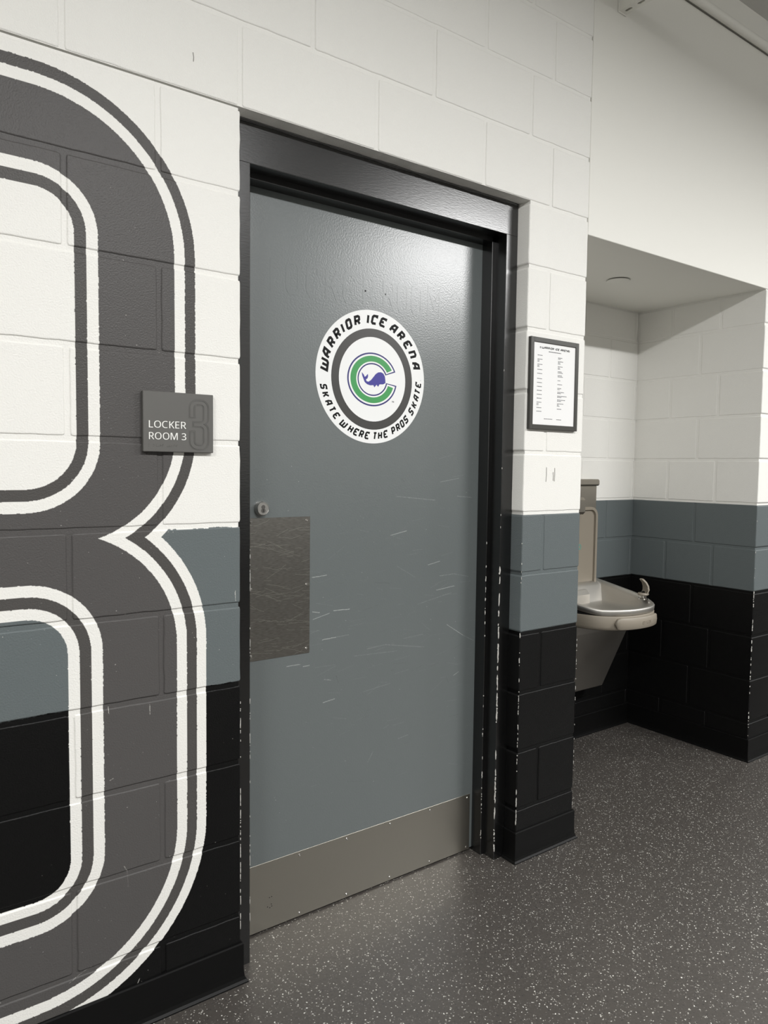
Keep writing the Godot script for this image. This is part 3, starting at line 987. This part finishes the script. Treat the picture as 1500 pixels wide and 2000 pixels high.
func build_sticker() -> void:
	var t := thing("door_sticker", "round white arena sticker with black ring and green letter C on the grey door", "sticker", Vector3(0.503, 1.619, -0.1479))
	part("backing", disc(Vector2.ZERO, 0.201, 0.0, 0.0006, 120), mats.sticker_white, t)
	part("black_ring", sector(Vector2(0.002, -0.0065), 0.150, 0.1525, 0.1235, 0.1275, 0, 360, 0.0002, 0.0008), mats.ring, t)
	var s := st_new()
	var top := "WARRIORICEARENA"
	var ang := [172.0, 160.5, 148.5, 137.5, 129.0, 120.5, 109.5, 96.3, 88.5, 78.0, 63.5, 52.0, 40.5, 28.8, 16.5]
	for k in top.length():
		var a := deg_to_rad(ang[k])
		var up := Vector2(cos(a), sin(a))
		add_glyph(s, top[k], up * 0.1735, up, 0.0305, 0.25, 0.16, 0.0004, 0.0009, 1.1)
	var low := "SKATEWHERETHEPROSSKATE."
	var lang := [-166.8, -159.2, -151.2, -143.8, -136.6, -125.2, -116.0, -109.4, -102.6, -96.0, -86.6, -80.2, -73.4, -62.8, -56.0, -49.6, -43.2, -32.6, -24.6, -17.0, -10.2, -3.4, 1.6]
	for k in low.length():
		var a := deg_to_rad(lang[k])
		var up := -Vector2(cos(a), sin(a))
		add_glyph(s, low[k], -up * (0.178 if low[k] != "." else 0.184), up, 0.0236 if low[k] != "." else 0.010, 0.22, 0.16, 0.0004, 0.0009, 0.92)
	part("lettering", done(s), mats.ink, t)
	var c := Vector2(0.0, -0.0068)
	var em := part("letter_c", sector(c, 0.092, 0.081, 0.0512, 0.0457, 20.7, 351.0, 0.0003, 0.0009), mats.navy, t)
	part("inline", sector(c, 0.0870, 0.0764, 0.0555, 0.0497, 23.6, 348.2, 0.0005, 0.0011), mats.sticker_white, em)
	part("green_fill", sector(c, 0.081, 0.0713, 0.0602, 0.0540, 27.5, 343.5, 0.0007, 0.0013), mats.green, em)
	# plain whale-shaped silhouette inside the letter
	var wp := PackedVector2Array([Vector2(-0.040, 0.012), Vector2(-0.033, 0.006), Vector2(-0.029, -0.001), Vector2(-0.024, 0.002), Vector2(-0.018, 0.009), Vector2(-0.0165, 0.002), Vector2(-0.019, -0.005), Vector2(-0.0245, -0.008), Vector2(-0.022, -0.0135), Vector2(-0.015, -0.0145),
		Vector2(-0.006, -0.009), Vector2(0.004, 0.002), Vector2(0.012, 0.011), Vector2(0.021, 0.0165), Vector2(0.031, 0.0178), Vector2(0.040, 0.0145), Vector2(0.046, 0.006), Vector2(0.048, -0.005), Vector2(0.0485, -0.014), Vector2(0.040, -0.0185), Vector2(0.026, -0.0195),
		Vector2(0.021, -0.0275), Vector2(0.015, -0.0215), Vector2(0.007, -0.030), Vector2(0.003, -0.0235), Vector2(-0.008, -0.025), Vector2(-0.020, -0.0225), Vector2(-0.029, -0.0165), Vector2(-0.0335, -0.007), Vector2(-0.038, 0.002)])
	part("whale_silhouette", prism(wp, 0.0003, 0.0009, "xy_z"), mats.whale, t)
	var tm := st_new()
	text_line(tm, "TM", Vector2(0.0735, -0.0725), 0.0052, 0.17, 0.0, 0.12, 0.0004, 0.0009)
	part("trade_mark", done(tm), mats.ink, t)

func build_room_sign() -> void:
	var t := thing("room_sign", "small dark grey plaque reading LOCKER ROOM 3 on the numeral wall", "sign", Vector3(-0.16175, 1.4447, 0.0))
	var th := 0.0125
	part("plaque", box(Vector3(-0.0848, -0.0697, -0.001), Vector3(0.0848, 0.0697, th), 0.0012), mats.sign, t)
	var font := SystemFont.new()
	font.font_names = PackedStringArray(["Droid Sans"])
	for row in [["LOCKER", -0.0061], ["ROOM 3", -0.0329]]:
		var tm := TextMesh.new()
		tm.text = row[0]
		tm.font = font
		tm.font_size = 32
		tm.pixel_size = 0.00071
		tm.depth = 0.0012
		tm.curve_step = 1.0
		tm.horizontal_alignment = HORIZONTAL_ALIGNMENT_CENTER
		var ab := tm.get_aabb()
		var o := part("lettering", tm, mats.sign_white, t, Vector3(-0.0275, row[1], th + 0.0003))
		o.scale = Vector3(0.0885 / ab.size.x, 0.0162 / ab.size.y, 1.0)
		o.position -= Vector3(ab.get_center().x * o.scale.x, ab.get_center().y * o.scale.y, 0.0)
	# the same numeral as on the wall, as a raised outline
	var m3 := numeral()
	var q := PackedVector2Array()
	for v in m3: q.append(Vector2(0.0268 + (v.x + 0.923) / 0.757 * 0.0445, -0.0612 + (v.y - 0.149) / 1.979 * 0.1153))
	var n := st_new()
	add_stroke(n, q, 0.0011, th - 0.0004, th + 0.0009, true)
	var wide: Array = Geometry2D.offset_polygon(q, 0.0026, Geometry2D.JOIN_MITER)
	for w: PackedVector2Array in wide: add_stroke(n, w, 0.0007, th - 0.0004, th + 0.0006, true)
	part("numeral_outline", done(n), mats.sign, t)
	var b := st_new()
	rng.seed = 12
	for k in 13:
		if k == 7: continue
		for r in 3:
			for c in 2:
				if rng.randf() < 0.5: continue
				var at := Vector3(-0.0722 + k * 0.0054 + c * 0.0022, -0.0525 - r * 0.0022, th)
				add_box(b, at - Vector3(0.0006, 0.0006, 0.0002), at + Vector3(0.0006, 0.0006, 0.0007), 0.0003)
	var br := part("braille", done(b), mats.sign, t)
	br.set_meta("kind", "stuff")

func build_schedule() -> void:
	var t := thing("schedule_frame", "dark framed white schedule sheet hung on the narrow white pier", "picture frame", Vector3(1.1447, 1.6300, 0.0))
	var hw := 0.1200
	var hh := 0.1515
	var b := 0.0160
	var s := st_new()
	add_box(s, Vector3(-hw, -hh, -0.002), Vector3(-hw + b, hh, 0.012), 0.0012)
	add_box(s, Vector3(hw - b, -hh, -0.002), Vector3(hw, hh, 0.012), 0.0012)
	add_box(s, Vector3(-hw + b - 0.001, hh - b, -0.002), Vector3(hw - b + 0.001, hh, 0.012), 0.0012)
	add_box(s, Vector3(-hw + b - 0.001, -hh, -0.002), Vector3(hw - b + 0.001, -hh + b, 0.012), 0.0012)
	part("frame", done(s), mats.picture_frame, t)
	var sheet := part("sheet", box(Vector3(-hw + b - 0.001, -hh + b - 0.001, 0.001), Vector3(hw - b + 0.001, hh - b + 0.001, 0.0085)), mats.paper, t)
	var z0 := 0.0080
	var z1 := 0.0088
	var n := st_new()
	text_line(n, "WARRIOR ICE ARENA", Vector2(-0.0640, 0.1165), 0.0072, 0.24, 0.2, 0.20, z0, z1, 1.62)
	for x in [-0.0715, 0.0715]:
		add_stroke(n, arc(Vector2(x, 0.1200), 0.0026, 0.0026, 0, 345, 15), 0.0014, z0, z1, true)
	part("heading", done(n), mats.ink, sheet)
	# the timetable is too small to read in the photograph: rows of word-sized marks
	var w := st_new()
	rng.seed = 21
	var words := func(x: float, y: float, len: float, h: float) -> void:
		var at := x
		while at < x + len:
			var l := minf(rng.randf_range(0.003, 0.008), x + len - at)
			if l > 0.001: add_box(w, Vector3(at, y, z0), Vector3(at + l, y + h, z1))
			at += l + 0.0013
	words.call(-0.031, 0.1075, 0.062, 0.0026)
	var yl := [0.0925, 0.0795, 0.0755, 0.0715, 0.0625, 0.0585, 0.0545, 0.0455, 0.0325, 0.0155, 0.0025, -0.0105, -0.0235, -0.0365, -0.0495, -0.0625, -0.0670, -0.0715, -0.0805, -0.0925]
	for y: float in yl:
		words.call(-0.0845, y, 0.009 if (y in [0.0755, 0.0715, 0.0585, 0.0545, -0.0670, -0.0715]) else 0.0235, 0.0021)
	var k := 0
	for y: float in [0.0920, 0.0880, 0.0795, 0.0755, 0.0715, 0.0625, 0.0585, 0.0545, 0.0455, 0.0415, 0.0325, 0.0285, 0.0155, 0.0025, -0.0105, -0.0145, -0.0235, -0.0275, -0.0365, -0.0405, -0.0495, -0.0535, -0.0625, -0.0665, -0.0705, -0.0805]:
		words.call(0.0165, y, [0.021, 0.012, 0.025, 0.010, 0.012, 0.023, 0.009, 0.011, 0.021, 0.027, 0.022, 0.026, 0.014, 0.023, 0.020, 0.012, 0.034, 0.020, 0.048, 0.022, 0.040, 0.020, 0.033, 0.010, 0.012, 0.022][k], 0.0021)
		k += 1
	words.call(-0.0470, -0.1165, 0.0410, 0.0020)
	words.call(0.0150, -0.1165, 0.0240, 0.0020)
	var pr := part("small_print", done(w), mats.print_grey, sheet)
	pr.set_meta("kind", "stuff")

# ---------------------------------------------------------------- drinking fountain
func basin_outline(n: int) -> Array:      # plan points round the bowl, local: x across, z out of the wall
	var out := []
	# back right corner, right side, round front, left side, back left corner
	var hw := 0.236
	var back := 0.0
	for k in 6:
		var a := deg_to_rad(-90 + k * 18)
		out.append(Vector2(hw - 0.035 + 0.035 * cos(a), back + 0.035 + 0.035 * sin(a)))
	for k in 4: out.append(Vector2(hw, lerpf(0.06, 0.22, k / 3.0)))
	for k in range(1, n):
		var a := PI * k / n
		var e := 0.9
		out.append(Vector2(hw * signf(cos(a)) * pow(absf(cos(a)), e), 0.22 + 0.245 * pow(sin(a), e)))
	var m := out.size()
	for k in range(9, -1, -1):
		out.append(Vector2(-out[k].x, out[k].y))
	return out

func build_fountain() -> void:
	var zb := ALC_Z
	var t := thing("drinking_fountain", "steel drinking fountain with bottle filler mounted on the alcove wall", "drinking fountain", Vector3(1.972, 0.0, zb + 0.004))
	var pl := basin_outline(30)
	var n := pl.size()
	var ctr := Vector2(0.0, 0.25)
	var ring := func(inset: float, yf: Callable) -> Array:
		var out := []
		for i in n:
			var a: Vector2 = pl[(i - 1 + n) % n]
			var b: Vector2 = pl[(i + 1) % n]
			var d := (b - a).normalized()
			var nrm := Vector2(d.y, -d.x)
			if nrm.dot(pl[i] - ctr) < 0: nrm = -nrm
			var q: Vector2 = pl[i] - nrm * inset
			out.append(Vector3(q.x, yf.call(q.y, q.x), q.y))
		return out
	var rim := func(z: float, x: float) -> float: return 0.748 + 0.17 * maxf(0.0, 0.385 - z)
	var level := func(y: float) -> Callable: return func(_z: float, _x: float) -> float: return y
	var lift := func(d: float) -> Callable: return func(z: float, x: float) -> float: return rim.call(z, x) + d
	var skin := func(s: SurfaceTool, rows: Array, floor_y: float, cap_top: bool) -> void:
		for l in rows.size() - 1:
			for i in n:
				var j := (i + 1) % n
				quad(s, rows[l][j], rows[l][i], rows[l + 1][i], rows[l + 1][j])
		if cap_top:
			var last: Array = rows[rows.size() - 1]
			for i in n: tri(s, last[(i + 1) % n], last[i], Vector3(0, floor_y, 0.27))
		elif floor_y > 0.0:
			for i in n: tri(s, rows[0][i], rows[0][(i + 1) % n], Vector3(0, floor_y, 0.25))
	# taupe shroud
	var s := st_new(0)
	skin.call(s, [ring.call(0.030, level.call(0.6545)), ring.call(0.010, level.call(0.6575)), ring.call(0.002, level.call(0.664)), ring.call(0.0, level.call(0.675)), ring.call(-0.001, level.call(0.717)), ring.call(0.001, level.call(0.7205)), ring.call(0.008, level.call(0.7205))], 0.6545, false)
	part("shroud", done(s), mats.taupe, t)
	# dark recess under the steel rim
	s = st_new(0)
	skin.call(s, [ring.call(0.007, level.call(0.715)), ring.call(0.007, lift.call(-0.006))], 0.0, false)
	part("recess", done(s), mats.gap, t)
	# steel bowl: rim, rolled edge, sloping sides, floor
	s = st_new(0)
	# inside the rim every ring shrinks towards the drain, with a straight step at the back
	var bowl := func(f: float, d: float, back: float, flat: float) -> Array:
		var out := []
		for v: Vector2 in pl:
			var q := Vector2(v.x * f, maxf(0.27 + (v.y - 0.27) * f, back))
			out.append(Vector3(q.x, flat if flat > 0.0 else rim.call(q.y, q.x) + d, q.y))
		return out
	skin.call(s, [ring.call(0.004, lift.call(-0.027)), ring.call(0.000, lift.call(-0.025)), ring.call(-0.002, lift.call(-0.005)), ring.call(0.001, lift.call(0.0)), ring.call(0.005, lift.call(0.001)),
		ring.call(0.013, lift.call(-0.001)), bowl.call(0.915, -0.005, 0.05, 0.0), bowl.call(0.86, -0.017, 0.085, 0.0), bowl.call(0.78, 0.0, 0.11, 0.714), bowl.call(0.68, 0.0, 0.125, 0.702), bowl.call(0.45, 0.0, 0.16, 0.696)], 0.691, true)
	part("steel_bowl", done(s), mats.basin_steel, t)
	# raised ledge at the back of the bowl
	part("bottle_ledge", box(Vector3(-0.16, 0.690, 0.02), Vector3(0.10, 0.772, 0.118), 0.02), mats.basin_steel, t)
	part("drain", lathe([Vector2(0.022, 0.0), Vector2(0.021, 0.002), Vector2(0.014, 0.0022), Vector2(0.0, 0.001)], 24), mats.chrome, t, Vector3(0.0, 0.6915, 0.27))
	# bubbler with its mouth guard
	var bub := part("bubbler", lathe([Vector2(0.018, 0.0), Vector2(0.018, 0.004), Vector2(0.0145, 0.006), Vector2(0.0145, 0.020), Vector2(0.012, 0.023), Vector2(0.0, 0.023)], 28), mats.chrome, t, Vector3(0.174, 0.754, 0.345))
	bub.scale = Vector3.ONE * 1.2
	var gs := st_new(0)
	var spine := [[0.004, 0.018, 0.017], [0.014, 0.022, 0.020], [0.0185, 0.034, 0.0195], [0.016, 0.049, 0.017], [0.009, 0.062, 0.0135], [-0.002, 0.073, 0.010], [-0.008, 0.077, 0.006]]
	var left := []
	var rightp := []
	for k in spine.size():
		var q: Array = spine[k]
		var a := []
		var b := []
		for e in 9:
			var u := -1.0 + e * 0.25
			var bend := u * u * 0.012 * (1.0 - 0.4 * k / 6.0)
			a.append(Vector3(q[0] - bend, q[1], u * q[2]))
			b.append(Vector3(q[0] - bend + 0.005, q[1] + 0.002, u * q[2] * 1.02))
		left.append(a); rightp.append(b)
	for k in spine.size() - 1:
		for e in 8:
			quad(gs, left[k][e], left[k][e + 1], left[k + 1][e + 1], left[k + 1][e])
			quad(gs, rightp[k][e + 1], rightp[k][e], rightp[k + 1][e], rightp[k + 1][e + 1])
		quad(gs, rightp[k][0], left[k][0], left[k + 1][0], rightp[k + 1][0])
		quad(gs, left[k][8], rightp[k][8], rightp[k + 1][8], left[k + 1][8])
	var top := spine.size() - 1
	for e in 8:
		quad(gs, left[top][e], left[top][e + 1], rightp[top][e + 1], rightp[top][e])
		quad(gs, left[0][e + 1], left[0][e], rightp[0][e], rightp[0][e + 1])
	var guard := part("mouth_guard", done(gs), mats.taupe, bub)
	guard.rotation.y = deg_to_rad(-25)
	part("guard_foot", lathe([Vector2(0.0, 0.016), Vector2(0.019, 0.016), Vector2(0.021, 0.020), Vector2(0.019, 0.024), Vector2(0.0, 0.025)], 28), mats.taupe, bub)
	part("nozzle", lathe([Vector2(0.006, 0.024), Vector2(0.006, 0.029), Vector2(0.004, 0.031), Vector2(0.0, 0.031)], 16), mats.dark_metal, bub)
	# push bars that follow the shroud
	push_bar(t, pl, 0.508, 0.14, true)
	push_bar(t, pl, 0.115, 0.06, false)
	push_bar(t, pl, 0.825, 0.06, false)
	# cabinet under the basin, its front slanting back to the wall
	var cab := PackedVector2Array([Vector2(0.655, 0.0), Vector2(0.655, 0.252), Vector2(0.600, 0.232), Vector2(0.280, 0.092), Vector2(0.274, 0.082), Vector2(0.274, 0.0)])
	part("cabinet", prism(cab, -0.228, 0.228, "yz_x"), mats.cabinet, t)
	# bottle filler panel
	part("filler_column", box(Vector3(-0.205, 0.790, 0.0), Vector3(0.203, 1.272, 0.048), 0.006), mats.filler_steel, t)
	part("filler_cap", box(Vector3(-0.213, 1.268, 0.0), Vector3(0.213, 1.300, 0.058), 0.007), mats.filler_steel, t)
	part("filler_panel", box(Vector3(-0.180, 0.792, 0.045), Vector3(0.186, 1.150, 0.050), 0.002), mats.taupe, t)
	var bead := PackedVector2Array([Vector2(0.192, 0.795)])
	bead.append_array(arc(Vector2(0.152, 1.118), 0.040, 0.040, 0, 90, 10))
	bead.append_array(arc(Vector2(-0.152, 1.118), 0.040, 0.040, 90, 180, 10))
	bead.append(Vector2(-0.192, 0.795))
	var bs := st_new()
	add_stroke(bs, bead, 0.014, 0.040, 0.060)
	part("alcove_border", done(bs), mats.taupe, t)
	part("filler_spout", box(Vector3(-0.045, 1.135, 0.04), Vector3(0.045, 1.215, 0.115), 0.012), mats.filler_steel, t)
	var dr := st_new()
	add_stroke(dr, arc(Vector2(0.080, 0.972), 0.008, 0.0115, 0, 345, 23), 0.003, 0.0499, 0.0506, true)
	part("green_mark", done(dr), mats.teal, t)

func push_bar(t: Node3D, pl: Array, where: float, half: float, named: bool) -> void:
	# walk along the outline to the wanted stretch
	var pts := []
	var total := 0.0
	var acc := [0.0]
	for i in range(1, pl.size()):
		total += pl[i].distance_to(pl[i - 1])
		acc.append(total)
	var c := total * where
	var m := 24
	for k in m + 1:
		var d := c - half + 2 * half * k / m
		var i := 0
		while i < acc.size() - 2 and acc[i + 1] < d: i += 1
		var f: float = (d - acc[i]) / maxf(1e-6, acc[i + 1] - acc[i])
		pts.append(pl[i].lerp(pl[i + 1], f))
	var s := st_new(0)
	var y0 := 0.664
	var y1 := 0.714
	var rows := []
	for k in m + 1:
		var a: Vector2 = pts[maxi(0, k - 1)]
		var b: Vector2 = pts[mini(m, k + 1)]
		var d := (b - a).normalized()
		var nn := Vector2(d.y, -d.x)
		if nn.dot(pts[k] - Vector2(0, 0.2)) < 0: nn = -nn
		var e: float = minf(k, m - k) * (2 * half / m)
		var r := 0.024
		var cut := 0.0
		if e < r: cut = r - sqrt(maxf(0.0, r * r - (r - e) * (r - e)))
		var lo := y0 + cut
		var hi := y1 - cut
		var line := []
		for q in [[lo, -0.001], [lo, 0.011], [minf(lo + 0.003, (lo + hi) / 2), 0.014], [(lo + hi) / 2, 0.0145], [maxf(hi - 0.003, (lo + hi) / 2), 0.014], [hi, 0.011], [hi, -0.001]]:
			var p: Vector2 = pts[k] + nn * q[1]
			line.append(Vector3(p.x, q[0], p.y))
		rows.append(line)
	for k in m:
		for e in 6:
			s.set_smooth_group(e if e in [0, 5] else 9)
			quad(s, rows[k + 1][e], rows[k][e], rows[k][e + 1], rows[k + 1][e + 1])
	for e in range(1, 6):
		tri(s, rows[0][0], rows[0][e + 1], rows[0][e])
		tri(s, rows[m][0], rows[m][e], rows[m][e + 1])
	var bar := part("push_bar", done(s), mats.taupe, t)
	if named:
		# raised maker's lettering on the bar
		var k := 10
		var a: Vector2 = pts[k - 2]
		var b: Vector2 = pts[k + 2]
		var d := (a - b).normalized()
		var nn := Vector2(-d.y, d.x)
		if nn.dot(pts[k]) < 0: nn = -nn
		var ls := st_new()
		text_line(ls, "ELKAY", Vector2(-0.030, -0.0075), 0.0150, 0.15, 0.1, 0.13, -0.002, 0.0008, 1.15)
		var at: Vector2 = pts[k] + nn * 0.0146
		var o := part("raised_lettering", done(ls), mats.taupe, bar, Vector3(at.x, 0.689, at.y))
		o.rotation.y = atan2(nn.x, nn.y)

# ---------------------------------------------------------------- overhead details
func build_overhead() -> void:
	# blank cover plate in the soffit
	var cp := thing("cover_plate", "small round white cover plate in the alcove soffit", "cover plate", Vector3(1.905, SOFFIT, -0.315))
	part("plate", lathe([Vector2(0.0, -0.0085), Vector2(0.040, -0.0075), Vector2(0.048, -0.006), Vector2(0.049, -0.004), Vector2(0.047, -0.003), Vector2(0.0, -0.003)], 48), mats.gypsum, cp)
	part("rim_gap", lathe([Vector2(0.044, -0.004), Vector2(0.044, 0.0), Vector2(0.0, 0.0)], 32), mats.gap, cp)
	# conduit along the top of the plastered wall
	var cd := thing("conduit_pipe", "white painted conduit pipe running along the top of the plastered wall", "pipe", Vector3(2.3, 3.158, 0.018))
	var pipe := CylinderMesh.new()
	pipe.top_radius = 0.0165
	pipe.bottom_radius = 0.0165
	pipe.height = 1.94
	pipe.radial_segments = 32
	part("tube", pipe, mats.gypsum, cd).rotation.z = PI / 2
	for x in [-0.55, 0.28]:
		part("strap", box(Vector3(x - 0.012, -0.019, -0.022), Vector3(x + 0.012, 0.019, 0.0185), 0.004), mats.gypsum, cd)
	# slotted strut standing out from the wall
	var st := thing("slotted_strut", "white slotted steel strut standing out from the plastered wall", "bracket", Vector3(1.4605, 2.960, 0.0))
	var c := CSGCombiner3D.new()
	c.name = "channel"
	st.add_child(c, true)
	c.material_override = mats.gypsum
	var outer := CSGBox3D.new()
	outer.size = Vector3(0.041, 0.041, 0.60)
	outer.position = Vector3(0, 0.0205, 0.299)
	c.add_child(outer)
	var inner := CSGBox3D.new()
	inner.operation = CSGShape3D.OPERATION_SUBTRACTION
	inner.size = Vector3(0.036, 0.045, 0.70)
	inner.position = Vector3(0, 0.025, 0.30)
	c.add_child(inner)
	for k in 11:
		var p := PackedVector2Array()
		p.append_array(arc(Vector2(0, 0.0085), 0.0055, 0.0055, 0, 180, 8))
		p.append_array(arc(Vector2(0, -0.0085), 0.0055, 0.0055, 180, 360, 8))
		var slot := CSGPolygon3D.new()
		slot.operation = CSGShape3D.OPERATION_SUBTRACTION
		slot.polygon = p
		slot.depth = 0.02
		slot.rotation.x = -PI / 2
		slot.position = Vector3(0, 0.008, 0.0275 + k * 0.0505)
		c.add_child(slot)
	var lid := part("wall_clip", box(Vector3(-0.023, -0.004, -0.001), Vector3(0.023, 0.046, 0.003), 0.001), mats.gypsum, st)
	lid.set_meta("label", "painted end plate")
